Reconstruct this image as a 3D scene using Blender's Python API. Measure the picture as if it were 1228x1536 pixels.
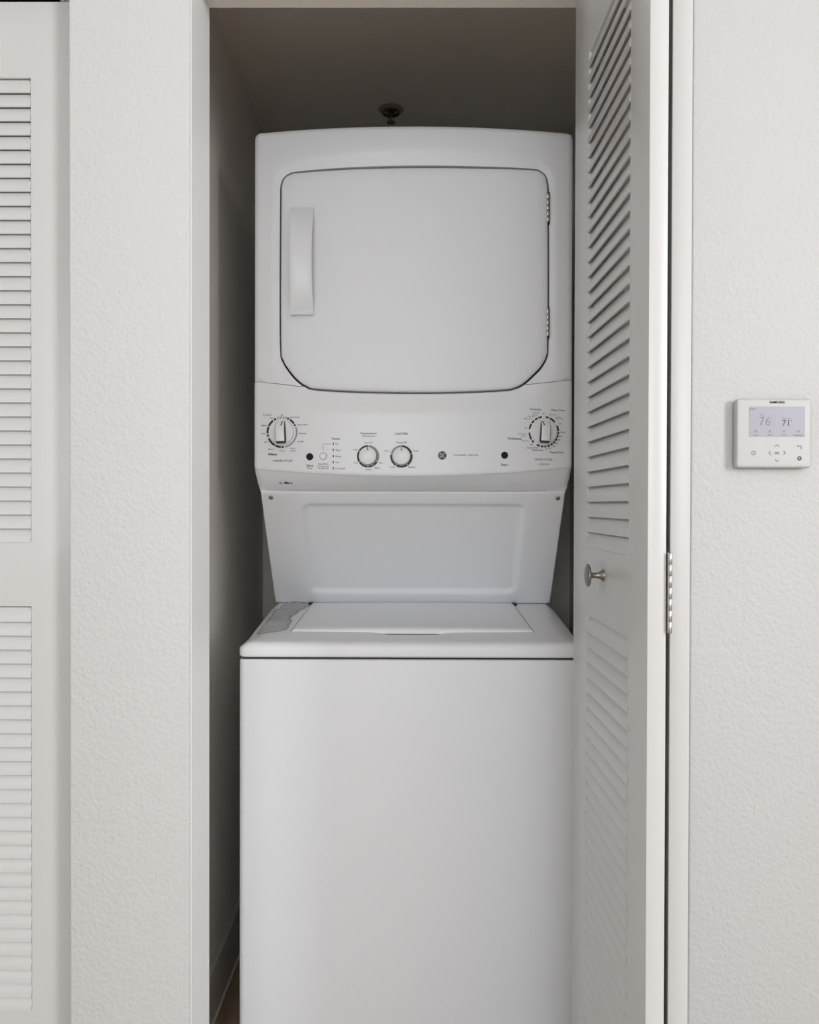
import bpy, bmesh, math, random
import numpy as np
from mathutils import Vector, Matrix
from mathutils.geometry import delaunay_2d_cdt

for o in list(bpy.data.objects):
    bpy.data.objects.remove(o)
sc = bpy.context.scene
COL = sc.collection
R = math.radians
random.seed(4)

# ------------------------------------------------------------------ camera
CAM_Z = 1.15
cam_d = bpy.data.cameras.new('camera')
cam_d.sensor_fit = 'HORIZONTAL'
cam_d.sensor_width = 36.0
cam_d.lens = 36.0 * 1225 / 1228
cam_d.clip_start = 0.02
cam = bpy.data.objects.new('camera', cam_d)
COL.objects.link(cam)
cam.location = (0, 0, CAM_Z)
cam.matrix_world = (Matrix.Translation((0, 0, CAM_Z)) @ Matrix.Rotation(R(0.23), 4, 'Z')
                    @ Matrix.Rotation(R(90 - 0.5), 4, 'X') @ Matrix.Rotation(R(0.14), 4, 'Z'))
sc.camera = cam

# ------------------------------------------------------------------ world and exposure
w = bpy.data.worlds.new('World')
sc.world = w
w.use_nodes = True
w.node_tree.nodes['Background'].inputs[0].default_value = (0.80, 0.88, 1.0, 1)
w.node_tree.nodes['Background'].inputs[1].default_value = 1.2
sc.view_settings.view_transform = 'Standard'
sc.view_settings.look = 'None'
sc.view_settings.gamma = 1
sc.view_settings.use_curve_mapping = False
sc.view_settings.exposure = -0.05


def area(name, loc, target, sx, sy, power, col=(1, 1, 1)):
    l = bpy.data.lights.new(name, 'AREA')
    l.shape = 'RECTANGLE'
    l.size = sx
    l.size_y = sy
    l.energy = power
    l.color = col
    o = bpy.data.objects.new(name, l)
    COL.objects.link(o)
    o.location = loc
    o.rotation_euler = (Vector(target) - Vector(loc)).to_track_quat('-Z', 'Y').to_euler()
    return o


# daylight through the side window; the unseen back window is added as frontal fill
area('window_daylight_side', (2.23, -1.4, 1.75), (0, -1.4, 1.75), 1.0, 1.2, 118, (0.965, 0.98, 1.0))
area('fill_light_back', (-0.45, -4.03, 1.65), (-0.45, 0, 1.65), 2.6, 1.4, 84, (0.91, 0.965, 1.0))


# ------------------------------------------------------------------ materials
def mat(name, col, rough=0.5, metal=0.0, bump=None, coat=0.0, spec=0.5):
    m = bpy.data.materials.new(name)
    m.use_nodes = True
    nt = m.node_tree
    b = nt.nodes['Principled BSDF']
    b.inputs['Base Color'].default_value = (*col, 1)
    b.inputs['Roughness'].default_value = rough
    b.inputs['Metallic'].default_value = metal
    b.inputs['Coat Weight'].default_value = coat
    b.inputs['Specular IOR Level'].default_value = spec
    if bump:
        scale, dist, strength = bump
        tc = nt.nodes.new('ShaderNodeTexCoord')
        n = nt.nodes.new('ShaderNodeTexNoise')
        n.inputs['Scale'].default_value = scale
        n.inputs['Detail'].default_value = 3
        n.inputs['Roughness'].default_value = 0.45
        bp = nt.nodes.new('ShaderNodeBump')
        bp.inputs['Distance'].default_value = dist
        bp.inputs['Strength'].default_value = strength
        nt.links.new(tc.outputs['Object'], n.inputs['Vector'])
        nt.links.new(n.outputs['Fac'], bp.inputs['Height'])
        nt.links.new(bp.outputs['Normal'], b.inputs['Normal'])
    return m


M = {}
M['wall'] = mat('orange_peel_wall_paint', (0.585, 0.580, 0.574), 0.55, bump=(155, 0.004, 0.38))
M['ceil'] = mat('flat_ceiling_paint', (0.82, 0.80, 0.77), 0.8)
M['closet'] = mat('closet_interior_paint', (0.84, 0.795, 0.735), 0.7, bump=(130, 0.003, 0.25))
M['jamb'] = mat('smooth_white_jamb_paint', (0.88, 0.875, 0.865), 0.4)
M['soffit'] = mat('brightened_soffit_paint', (0.86, 0.81, 0.745), 0.6, bump=(165, 0.004, 0.3))  # lighter beige, brightness painted onto the header underside
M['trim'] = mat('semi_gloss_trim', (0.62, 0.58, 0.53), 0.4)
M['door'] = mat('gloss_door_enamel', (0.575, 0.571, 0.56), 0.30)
M['enamel'] = mat('appliance_white_enamel', (0.850, 0.864, 0.890), 0.42, spec=0.36)
M['plastic'] = mat('appliance_white_plastic', (0.850, 0.862, 0.882), 0.38)
M['knob'] = mat('knob_white_plastic', (0.84, 0.84, 0.84), 0.32)
M['knobdark'] = mat('knob_dark_grey_plastic', (0.055, 0.055, 0.058), 0.45, spec=0.3)
M['knobgrey'] = mat('knob_grey_plastic', (0.20, 0.20, 0.205), 0.45)
M['dark'] = mat('dark_gap', (0.02, 0.02, 0.02), 0.7)  # near-black; paints shade in seams, slots and notches; also coats the plinth
M['ink'] = mat('black_ink', (0.035, 0.035, 0.038), 0.6)
M['inkgrey'] = mat('grey_ink', (0.13, 0.13, 0.135), 0.6)
M['inklight'] = mat('pale_grey_ink', (0.33, 0.33, 0.34), 0.6)
M['button'] = mat('black_button', (0.012, 0.012, 0.013), 0.6, spec=0.2)
M['chrome'] = mat('hinge_steel', (0.62, 0.61, 0.59), 0.3, 1.0)
M['nickel'] = mat('brushed_nickel', (0.27, 0.26, 0.245), 0.35, 1.0)
M['screw'] = mat('screw_steel', (0.30, 0.30, 0.31), 0.45, 1.0)
M['thermo'] = mat('thermostat_plastic', (0.49, 0.495, 0.488), 0.4)
M['lcd'] = mat('thermostat_display', (0.345, 0.338, 0.39), 0.4)
M['tink'] = mat('thermostat_print', (0.07, 0.07, 0.075), 0.6)
M['tinkpale'] = mat('thermostat_pale_print', (0.22, 0.22, 0.23), 0.6)
M['track'] = mat('gap_shade_track', (0.012, 0.012, 0.012), 0.5, 0.6)  # black paints the shade of the gap over the closed door
M['sprink'] = mat('sprinkler_brass', (0.13, 0.10, 0.07), 0.45, 0.7)
M['sprink2'] = mat('sprinkler_escutcheon', (0.33, 0.29, 0.24), 0.5)

# clear crumpled film
m = mat('clear_film', (0.56, 0.56, 0.57), 0.16)
b = m.node_tree.nodes['Principled BSDF']
b.inputs['Alpha'].default_value = 0.5
M['film'] = m

# dark wood planks
m = mat('brown_wood_plank', (0.11, 0.065, 0.04), 0.45)
nt = m.node_tree
b = nt.nodes['Principled BSDF']
tc = nt.nodes.new('ShaderNodeTexCoord')
mp = nt.nodes.new('ShaderNodeMapping')
mp.inputs['Scale'].default_value = (30, 2.2, 30)
n = nt.nodes.new('ShaderNodeTexNoise')
n.inputs['Scale'].default_value = 2.0
n.inputs['Detail'].default_value = 6
oi = nt.nodes.new('ShaderNodeObjectInfo')
mx = nt.nodes.new('ShaderNodeMath')
mx.operation = 'ADD'
ml = nt.nodes.new('ShaderNodeMath')
ml.operation = 'MULTIPLY'
ml.inputs[1].default_value = 0.3
cr = nt.nodes.new('ShaderNodeValToRGB')
cr.color_ramp.elements[0].position = 0.3
cr.color_ramp.elements[0].color = (0.27, 0.19, 0.128, 1)
cr.color_ramp.elements[1].position = 0.95
cr.color_ramp.elements[1].color = (0.45, 0.335, 0.235, 1)
nt.links.new(tc.outputs['Object'], mp.inputs['Vector'])
nt.links.new(mp.outputs['Vector'], n.inputs['Vector'])
nt.links.new(oi.outputs['Random'], ml.inputs[0])
nt.links.new(n.outputs['Fac'], mx.inputs[0])
nt.links.new(ml.outputs[0], mx.inputs[1])
nt.links.new(mx.outputs[0], cr.inputs['Fac'])
nt.links.new(cr.outputs['Color'], b.inputs['Base Color'])
M['wood'] = m


# ------------------------------------------------------------------ helpers
def link(name, me, material=None, parent=None, smooth=None):
    o = bpy.data.objects.new(name, me)
    COL.objects.link(o)
    if material is not None and not me.materials:
        me.materials.append(material)
    if parent is not None:
        o.parent = parent
    if smooth:
        me.polygons.foreach_set('use_smooth', [True] * len(me.polygons))
        me.set_sharp_from_angle(angle=R(smooth))
    return o


def fin(name, bm, material=None, parent=None, smooth=None, recalc=True):
    if recalc:
        bmesh.ops.recalc_face_normals(bm, faces=bm.faces)
    me = bpy.data.meshes.new(name)
    bm.to_mesh(me)
    bm.free()
    return link(name, me, material, parent, smooth)


def empty(name, loc=(0, 0, 0)):
    o = bpy.data.objects.new(name, None)
    COL.objects.link(o)
    o.location = loc
    o.empty_display_size = 0.05
    return o


def tag(o, label=None, cat=None, group=None, kind=None):
    if label:
        o['label'] = label
    if cat:
        o['category'] = cat
    if group:
        o['group'] = group
    if kind:
        o['kind'] = kind
    return o


def add_box(bm, a, c, bev=0.0, seg=2, mtx=None):
    vs = []
    for x in (a[0], c[0]):
        for y in (a[1], c[1]):
            for z in (a[2], c[2]):
                vs.append(bm.verts.new((x, y, z)))
    f = [(0, 1, 3, 2), (4, 6, 7, 5), (0, 4, 5, 1), (2, 3, 7, 6), (0, 2, 6, 4), (1, 5, 7, 3)]
    fs = [bm.faces.new([vs[i] for i in q]) for q in f]
    geom = list(vs)
    if bev > 0:
        es = list({e for q in fs for e in q.edges})
        r = bmesh.ops.bevel(bm, geom=es, offset=bev, segments=seg, profile=0.5, affect='EDGES')
        geom = list({v for q in r['faces'] for v in q.verts} | {v for v in vs if v.is_valid})
    if mtx is not None:
        bmesh.ops.transform(bm, matrix=mtx, verts=[v for v in geom if v.is_valid])
    return geom


def box(name, a, c, material, parent=None, bev=0.0, seg=2, smooth=None):
    bm = bmesh.new()
    add_box(bm, a, c, bev, seg)
    return fin(name, bm, material, parent, smooth or (40 if bev else None))


def lathe(bm, prof, seg=32, mtx=None):
    """prof: (radius, height) pairs revolved about +Z."""
    rings = []
    for r, h in prof:
        if r < 1e-6:
            rings.append([bm.verts.new((0, 0, h))])
        else:
            rings.append([bm.verts.new((r * math.cos(2 * math.pi * i / seg), r * math.sin(2 * math.pi * i / seg), h)) for i in range(seg)])
    for p, q in zip(rings, rings[1:]):
        for i in range(seg):
            j = (i + 1) % seg
            if len(p) == 1 and len(q) == 1:
                continue
            if len(p) == 1:
                bm.faces.new((p[0], q[i], q[j]))
            elif len(q) == 1:
                bm.faces.new((p[i], q[0], p[j]))
            else:
                bm.faces.new((p[i], q[i], q[j], p[j]))
    vs = [v for r in rings for v in r]
    if mtx is not None:
        bmesh.ops.transform(bm, matrix=mtx, verts=vs)
    return vs


FRONT = Matrix.Rotation(R(90), 4, 'X')          # +Z of a lathe -> -Y (towards the room)


def rrect(x0, x1, z0, z1, r, n=6):
    pts = []
    for cx, cz, a0 in ((x1 - r, z1 - r, 0), (x0 + r, z1 - r, 90), (x0 + r, z0 + r, 180), (x1 - r, z0 + r, 270)):
        for i in range(n + 1):
            a = R(a0 + 90 * i / n)
            pts.append((cx + r * math.cos(a), cz + r * math.sin(a)))
    return pts


def resample(pts, step, closed=True):
    P = [np.array(p, float) for p in pts]
    if closed:
        P.append(P[0])
    out = []
    for a, c in zip(P, P[1:]):
        L = np.linalg.norm(c - a)
        if L < 1e-7:
            continue
        k = max(1, int(round(L / step)))
        for i in range(k):
            out.append(a + (c - a) * i / k)
    if not closed:
        out.append(P[-1])
    return np.array(out)


def spline(pts, n=6, closed=True):
    """Catmull-Rom through the points."""
    P = [np.array(p, float) for p in pts]
    N = len(P)
    out = []
    for i in range(N if closed else N - 1):
        if closed:
            p0, p1, p2, p3 = P[i - 1], P[i], P[(i + 1) % N], P[(i + 2) % N]
        else:
            p0, p1, p2, p3 = P[max(i - 1, 0)], P[i], P[i + 1], P[min(i + 2, N - 1)]
        for k in range(n):
            t = k / n
            out.append(0.5 * ((2 * p1) + (-p0 + p2) * t + (2 * p0 - 5 * p1 + 4 * p2 - p3) * t * t + (-p0 + 3 * p1 - 3 * p2 + p3) * t ** 3))
    if not closed:
        out.append(P[-1])
    return out


def sarea(p):
    p = np.asarray(p)
    q = np.roll(p, -1, 0)
    return 0.5 * np.sum(p[:, 0] * q[:, 1] - q[:, 0] * p[:, 1])


def offset(p, d):
    """inward offset (positive d) of a closed polygon."""
    p = np.asarray(p, float)
    s = 1 if sarea(p) > 0 else -1
    a = p - np.roll(p, 1, 0)
    c = np.roll(p, -1, 0) - p
    a /= np.linalg.norm(a, axis=1)[:, None] + 1e-12
    c /= np.linalg.norm(c, axis=1)[:, None] + 1e-12
    na = np.stack([-a[:, 1], a[:, 0]], 1) * s
    nc = np.stack([-c[:, 1], c[:, 0]], 1) * s
    nn = na + nc
    nn /= np.linalg.norm(nn, axis=1)[:, None] + 1e-12
    k = np.clip(1 / np.maximum(np.sum(nn * na, 1), 0.5), 1, 1.6)
    return p + nn * (d * k)[:, None]


def inside(poly, q):
    poly = np.asarray(poly)
    q = np.asarray(q)
    x, y = q[:, 0], q[:, 1]
    r = np.zeros(len(q), bool)
    n = len(poly)
    j = n - 1
    for i in range(n):
        xi, yi = poly[i]
        xj, yj = poly[j]
        if yi != yj:
            c = ((yi > y) != (yj > y)) & (x < (xj - xi) * (y - yi) / (yj - yi) + xi)
            r ^= c
        j = i
    return r


def dist(poly, q, closed=True):
    """distance of each q to a polyline, and the nearest point on it."""
    A = np.asarray(poly, float)
    B = np.roll(A, -1, 0)
    if not closed:
        A, B = A[:-1], B[:-1]
    q = np.asarray(q, float)
    best = np.full(len(q), 1e9)
    near = np.zeros((len(q), 2))
    for a, c in zip(A, B):
        d = c - a
        L = d @ d
        if L < 1e-14:
            continue
        t = np.clip(((q - a) @ d) / L, 0, 1)
        pr = a + t[:, None] * d
        dd = np.linalg.norm(q - pr, axis=1)
        mk = dd < best
        best[mk] = dd[mk]
        near[mk] = pr[mk]
    return best, near


def sheet(name, outer, yfun, depth, material, parent=None, holes=(), step=0.014, rings=(0.001, 0.0025, 0.005, 0.009), extra=None, xform=None, smooth=35, back=None):
    """A shaped skin over the (x, z) region, height yfun(points); its rim runs back by depth (or to y = back)."""
    outer = np.asarray(outer, float)
    holes = [np.asarray(h, float) for h in holes]
    pts, edges = [], []

    def loop(p):
        k = len(pts)
        pts.extend([tuple(v) for v in p])
        edges.extend([(k + i, k + (i + 1) % len(p)) for i in range(len(p))])
    loop(outer)
    for h in holes:
        loop(h)
    nb = len(pts)
    cand = []
    for r in rings:
        cand.append(offset(outer, r))
        for h in holes:
            cand.append(offset(h, -r))
    lo, hi = outer.min(0), outer.max(0)
    gx = np.arange(lo[0] + step / 2, hi[0], step)
    gz = np.arange(lo[1] + step / 2, hi[1], step)
    G = np.stack(np.meshgrid(gx, gz), -1).reshape(-1, 2)
    keep = dist(outer, G)[0] > max(rings) * 1.15 if len(rings) else dist(outer, G)[0] > step * 0.4
    for h in holes:
        keep &= dist(h, G)[0] > (max(rings) * 1.15 if len(rings) else step * 0.4)
    cand.append(G[keep])
    if extra is not None:
        cand.append(np.asarray(extra, float))
    C = np.concatenate(cand)
    ok = inside(outer, C)
    for h in holes:
        ok &= ~inside(h, C)
    ok &= dist(outer, C)[0] > 0.0004
    C = C[ok]
    pts.extend([tuple(v) for v in C])
    res = delaunay_2d_cdt([Vector(p) for p in pts], edges, [], 0, 1e-6)
    V = np.array([tuple(v) for v in res[0]])
    F = res[2]
    cen = np.array([V[list(f)].mean(0) for f in F])
    ok = inside(outer, cen)
    for h in holes:
        ok &= ~inside(h, cen)
    Y = yfun(V)
    bm = bmesh.new()
    vs = [bm.verts.new((V[i, 0], Y[i], V[i, 1])) for i in range(len(V))]
    for f, k in zip(F, ok):
        if k:
            try:
                bm.faces.new([vs[i] for i in f])
            except ValueError:
                pass
    for v in [v for v in bm.verts if not v.link_faces]:
        bm.verts.remove(v)
    be = [e for e in bm.edges if len(e.link_faces) == 1]
    r = bmesh.ops.extrude_edge_only(bm, edges=be)
    for v in [g for g in r['geom'] if isinstance(g, bmesh.types.BMVert)]:
        v.co.y = back if back is not None else v.co.y + depth
    bmesh.ops.recalc_face_normals(bm, faces=bm.faces)
    s = sum(f.normal.y * f.calc_area() for f in bm.faces)
    if s > 0:
        bmesh.ops.reverse_faces(bm, faces=bm.faces)
    if xform is not None:
        for v in bm.verts:
            v.co = xform(v.co)
    return fin(name, bm, material, parent, smooth, recalc=False)


def grid_plate(bm, xc, zc, holes, y0, y1, bev=0.0, seg=2):
    """A flat plate cut into cells at xc / zc with the cells in holes left open; one closed solid."""
    nx, nz = len(xc) - 1, len(zc) - 1
    full = {(i, j) for i in range(nx) for j in range(nz)} - set(holes)
    vf, vb = {}, {}

    def v(d, i, j, y):
        if (i, j) not in d:
            d[(i, j)] = bm.verts.new((xc[i], y, zc[j]))
        return d[(i, j)]
    for (i, j) in full:
        bm.faces.new([v(vf, i, j, y0), v(vf, i + 1, j, y0), v(vf, i + 1, j + 1, y0), v(vf, i, j + 1, y0)])
        bm.faces.new([v(vb, i, j, y1), v(vb, i, j + 1, y1), v(vb, i + 1, j + 1, y1), v(vb, i + 1, j, y1)])
        for (di, dj, p, q) in ((-1, 0, (i, j), (i, j + 1)), (1, 0, (i + 1, j), (i + 1, j + 1)), (0, -1, (i, j), (i + 1, j)), (0, 1, (i, j + 1), (i + 1, j + 1))):
            if (i + di, j + dj) not in full:
                bm.faces.new([vf[p], vf[q], vb[q], vb[p]])
    bmesh.ops.recalc_face_normals(bm, faces=bm.faces)
    if bev:
        es = [e for e in bm.edges if len(e.link_faces) == 2 and e.calc_face_angle() > 0.8]
        bmesh.ops.bevel(bm, geom=es, offset=bev, segments=seg, profile=0.5, affect='EDGES')


_txt = {}


def text_mesh(s, bold=0.012):
    key = (s, bold)
    if key not in _txt:
        c = bpy.data.curves.new('lettering', 'FONT')
        c.body = s
        c.align_x = 'CENTER'
        c.align_y = 'CENTER'
        c.size = 1.0
        c.offset = bold
        c.resolution_u = 2
        o = bpy.data.objects.new('lettering', c)
        COL.objects.link(o)
        bpy.context.view_layer.update()
        me = bpy.data.meshes.new_from_object(o)
        V = np.array([v.co[:2] for v in me.vertices]) if len(me.vertices) else np.zeros((0, 2))
        F = [list(p.vertices) for p in me.polygons]
        bpy.data.objects.remove(o)
        bpy.data.curves.remove(c)
        bpy.data.meshes.remove(me)
        lo, hi = V.min(0), V.max(0)
        _txt[key] = (V - (lo + hi) / 2, F, hi - lo)
    return _txt[key]


class Print:
    """Flat print collected on a surface y = yfun(points)."""
    def __init__(self, yfun, lift=0.0004):
        self.V, self.F, self.yfun, self.lift = [], [], yfun, lift

    def poly(self, V, F):
        k = len(self.V)
        self.V.extend([tuple(v) for v in V])
        self.F.extend([[k + i for i in f] for f in F])

    def text(self, s, x, z, width, height=None, align='C', thick=0.0, bold=0.012):
        V, F, e = text_mesh(s, bold)
        sx = width / e[0]
        sz = (height / e[1]) if height else sx
        cx = x if align == 'C' else (x + width / 2 if align == 'L' else x - width / 2)
        W = V * (sx, sz) + (cx, z)
        self.poly(W, F)
        if thick:
            self.poly(W + (thick, 0), F)

    def disc(self, x, z, r, n=24, r0=0.0):
        a = np.linspace(0, 2 * np.pi, n, endpoint=False)
        o = np.stack([x + r * np.cos(a), z + r * np.sin(a)], 1)
        if r0 <= 0:
            self.poly(o, [list(range(n))])
        else:
            i = np.stack([x + r0 * np.cos(a), z + r0 * np.sin(a)], 1)
            self.poly(np.concatenate([o, i]), [[k, (k + 1) % n, n + (k + 1) % n, n + k] for k in range(n)])

    def arc(self, x, z, r0, r1, a0, a1):
        """angles in degrees clockwise from twelve o'clock"""
        n = max(2, int(abs(a1 - a0) / 6) + 1)
        a = np.radians(np.linspace(a0, a1, n + 1))
        o = np.stack([x + r1 * np.sin(a), z + r1 * np.cos(a)], 1)
        i = np.stack([x + r0 * np.sin(a), z + r0 * np.cos(a)], 1)
        self.poly(np.concatenate([o, i]), [[k, k + 1, n + 2 + k, n + 1 + k] for k in range(n)])

    def rect(self, x0, x1, z0, z1):
        self.poly([(x0, z0), (x1, z0), (x1, z1), (x0, z1)], [[0, 1, 2, 3]])

    def stroke(self, pts, w):
        P = np.array(pts, float)
        t = np.gradient(P, axis=0)
        t /= np.linalg.norm(t, axis=1)[:, None] + 1e-12
        nn = np.stack([-t[:, 1], t[:, 0]], 1) * w / 2
        V = np.concatenate([P + nn, P - nn])
        n = len(P)
        self.poly(V, [[k, k + 1, n + k + 1, n + k] for k in range(n - 1)])

    def build(self, name, material, parent, xform=None):
        if not self.V:
            return None
        V = np.array(self.V)
        Y = self.yfun(V) - self.lift
        co = [(V[i, 0], Y[i], V[i, 1]) for i in range(len(V))]
        if xform:
            co = [tuple(xform(Vector(c))) for c in co]
        me = bpy.data.meshes.new(name)
        me.from_pydata(co, [], self.F)
        me.update()
        self.V, self.F = [], []
        return link(name, me, material, parent)


# ------------------------------------------------------------------ the room shell
WALL_Y, WALL_B = 1.300, 1.419          # front face and back face of the closet wall
OPEN_L, OPEN_R, OPEN_T = -0.355, 0.4415, 2.011   # laundry closet opening
COAT_L, COAT_R, COAT_T = -1.362, -0.548, 1.983   # neighbouring closet opening
ROOM = (-2.1, 2.2, -4.0, 2.6)

bm = bmesh.new()
grid_plate(bm, [ROOM[0] - 0.1, COAT_L, COAT_R, OPEN_L, OPEN_R, ROOM[1] + 0.1], [0, COAT_T, OPEN_T, ROOM[3]],
           {(1, 0), (3, 0), (3, 1)}, WALL_Y, WALL_B, 0.004, 3)
tag(fin('wall_front', bm, M['wall'], None, 40), 'white orange-peel textured wall with two closet openings', 'wall', kind='structure')

bm = bmesh.new()
grid_plate(bm, [-4.0, -1.90, -0.90, 1.3], [0, 1.15, 2.35, ROOM[3]], {(1, 1)}, 0, 0.12)
o = fin('wall_right', bm, M['wall'])
# local x -> world y, local y -> world x
for v in o.data.vertices:
    x, y, z = v.co
    v.co = (ROOM[1] + y, x, z)
o.data.flip_normals()
tag(o, 'white side wall of the room with a window', 'wall', kind='structure')

bm = bmesh.new()
grid_plate(bm, [ROOM[0], -1.75, 0.85, ROOM[1]], [0, 0.95, 2.35, ROOM[3]], {(1, 1)}, ROOM[2] - 0.12, ROOM[2])
tag(fin('wall_back', bm, M['wall']), 'white wall opposite the closets with an added fill window', 'wall', kind='structure')
tag(box('wall_left', (ROOM[0] - 0.12, ROOM[2], 0), (ROOM[0], WALL_Y, ROOM[3]), M['wall']), 'plain white wall facing the window wall', 'wall', kind='structure')
tag(box('ceiling', (ROOM[0] - 0.1, ROOM[2] - 0.1, ROOM[3]), (ROOM[1] + 0.1, WALL_B, ROOM[3] + 0.1), M['ceil']), 'flat white ceiling of the room', 'ceiling', kind='structure')


def window(name, lab, m4, w_, h_, nx):
    root = empty(name)
    root.matrix_world = m4
    tag(root, lab, 'window', kind='structure')
    bm = bmesh.new()
    grid_plate(bm, [-w_ / 2, -w_ / 2 + 0.05, w_ / 2 - 0.05, w_ / 2], [0, 0.05, h_ - 0.05, h_], {(1, 1)}, 0.0, 0.05, 0.003)
    fin('window_frame', bm, M['door'], root, 40)
    for i in range(1, nx):
        x = -w_ / 2 + w_ * i / nx
        box('mullion', (x - 0.025, 0.005, 0.05), (x + 0.025, 0.045, h_ - 0.05), M['door'], root, 0.003)


window('window_1', 'white framed window in the side wall', Matrix.Translation((2.2, -1.4, 1.15)) @ Matrix.Rotation(R(-90), 4, 'Z'), 1.0, 1.2, 1)
window('added_window_2', 'wide white framed window added opposite the closets for frontal fill', Matrix.Translation((-0.45, -4.0, 0.95)) @ Matrix.Rotation(R(180), 4, 'Z'), 2.6, 1.4, 3)  # unseen window, added with its light as frontal fill

# laundry closet interior
CL, CR, CB, CH = -0.453, 0.475, 2.47, 2.266
tag(box('wall_closet_left', (CL - 0.06, WALL_B, 0), (CL, CB, CH), M['closet']), 'shadowed taupe partition inside the laundry closet', 'wall', kind='structure')
tag(box('wall_closet_right', (CR, WALL_B, 0), (CR + 0.06, CB, CH), M['closet']), 'shadowed closet side wall behind the open folding door', 'wall', kind='structure')
tag(box('wall_closet_back', (CL - 0.06, CB, 0), (CR + 0.06, CB + 0.06, CH), M['closet']), 'closet back wall behind the stacked appliance', 'wall', kind='structure')
tag(box('ceiling_closet', (CL - 0.06, WALL_B, CH), (CR + 0.06, CB + 0.06, CH + 0.06), M['closet']), 'low taupe ceiling inside the laundry closet', 'ceiling', kind='structure')
# neighbouring closet
tag(box('wall_coat_closet_left', (-1.52, WALL_B, 0), (-1.46, 2.05, 2.25), M['closet']), 'side wall inside the closed closet', 'wall', kind='structure')
tag(box('wall_coat_closet_back', (-1.52, 2.05, 0), (CL - 0.06, 2.11, 2.25), M['closet']), 'back wall inside the closed closet', 'wall', kind='structure')
tag(box('ceiling_coat_closet', (-1.52, WALL_B, 2.25), (CL - 0.06, 2.11, 2.31), M['closet']), 'ceiling inside the closed closet', 'ceiling', kind='structure')

# baseboard in the laundry closet
bm = bmesh.new()
prof = [(CL, 0.0), (CL + 0.013, 0.0), (CL + 0.013, 0.118), (CL + 0.010, 0.122), (CL, 0.122)]
a = [bm.verts.new((x, WALL_B, z)) for x, z in prof]
c = [bm.verts.new((x, CB, z)) for x, z in prof]
for i in range(5):
    j = (i + 1) % 5
    bm.faces.new((a[i], a[j], c[j], c[i]))
bm.faces.new(a)
bm.faces.new(list(reversed(c)))
bb = fin('baseboard_closet', bm, M['trim'])
tag(bb, 'painted flat baseboard along the closet partition', 'baseboard', kind='structure')
bm = bmesh.new()
lathe(bm, [(0.0035, 0), (0.0035, CB - WALL_B)], 10, Matrix.Translation((CL + 0.0145, WALL_B, 0.003)) @ Matrix.Rotation(R(-90), 4, 'X'))
fin('caulk_bead', bm, M['ceil'], bb, 60)

# floor: wood planks
fl = box('floor', (ROOM[0] - 0.1, ROOM[2] - 0.1, -0.06), (ROOM[1] + 0.1, 2.55, -0.012), M['wood'])
tag(fl, 'dark brown wood plank floor', 'floor', kind='structure')
PW, PL = 0.18, 1.22
bm = bmesh.new()
add_box(bm, (0.0008, 0.0008, -0.012), (PW - 0.0008, PL - 0.0008, 0.0), 0.0012, 1)
pk = None
for i in range(-8, 9):
    for j in range(-1, 4):
        y0 = -1.6 + j * PL + (i * 0.37) % PL - PL * 0.5
        if pk is None:
            pk = fin('plank', bm, M['wood'], fl)
            q = pk
        else:
            q = pk.copy()
            COL.objects.link(q)
        y1 = min(y0 + PL, 2.53)
        if y1 - y0 < 0.05:
            bpy.data.objects.remove(q) if q is not pk else None
            continue
        q.location = (i * PW, y0, 0)
        q.scale.y = (y1 - y0) / PL

# ------------------------------------------------------------------ bifold doors
DT = 0.0225                      # panel thickness
SP = 0.02300                     # louvre pitch
Z_UP = (1.8465, 33)              # top line and number of louvres, upper field
Z_LO = (0.9800, 29)


def slat_mesh(L):
    """louvre blade: lower edge flush with the door face (y=0), upper edge set back."""
    bm = bmesh.new()
    t = 0.0022
    prof = [(-0.0014, -0.0008), (-0.0010, 0.0045), (0.0002, 0.0095), (0.0022, 0.0150), (0.0055, SP - 0.0004),
            (0.0055 + t, SP - 0.0009), (0.0022 + t, 0.0140), (0.0002 + t, 0.0088), (0.0012, 0.0040), (0.0006, -0.0014)]
    a = [bm.verts.new((0, y, z)) for y, z in prof]
    c = [bm.verts.new((L, y, z)) for y, z in prof]
    k = len(prof)
    for i in range(k):
        bm.faces.new((a[i], a[(i + 1) % k], c[(i + 1) % k], c[i]))
    bm.faces.new(a)
    bm.faces.new(list(reversed(c)))
    bmesh.ops.recalc_face_normals(bm, faces=bm.faces)
    me = bpy.data.meshes.new('slat')
    bm.to_mesh(me)
    bm.free()
    me.materials.append(M['door'])
    me.polygons.foreach_set('use_smooth', [True] * len(me.polygons))
    me.set_sharp_from_angle(angle=R(35))
    return me


def door_panel(root, W, s0, s1, ztop, zbot, mtx, name='door_panel'):
    """One leaf: face looks to local -Y, x runs 0..W, z up."""
    zu1 = Z_UP[0] + 0.001
    zu0 = Z_UP[0] - SP * Z_UP[1]
    zl1 = Z_LO[0] + 0.001
    zl0 = Z_LO[0] - SP * Z_LO[1]
    bm = bmesh.new()
    grid_plate(bm, [0, s0, W - s1, W], [zbot, zl0, zl1, zu0, zu1, ztop], {(1, 1), (1, 3)}, 0, DT, 0.0016, 2)
    p = fin(name, bm, M['door'], root, 40)
    p.matrix_local = mtx
    me = slat_mesh(W - s0 - s1)
    for z1, n_ in (Z_UP, Z_LO):
        for k in range(n_):
            s = bpy.data.objects.new('slat', me)
            COL.objects.link(s)
            s.parent = p
            s.location = (s0, 0, z1 - SP * (k + 1))
    return p


# open bifold of the laundry closet
d1 = empty('door_1')
tag(d1, 'white louvered bifold door folded open beside the washer and dryer', 'door', kind='structure')


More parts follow.
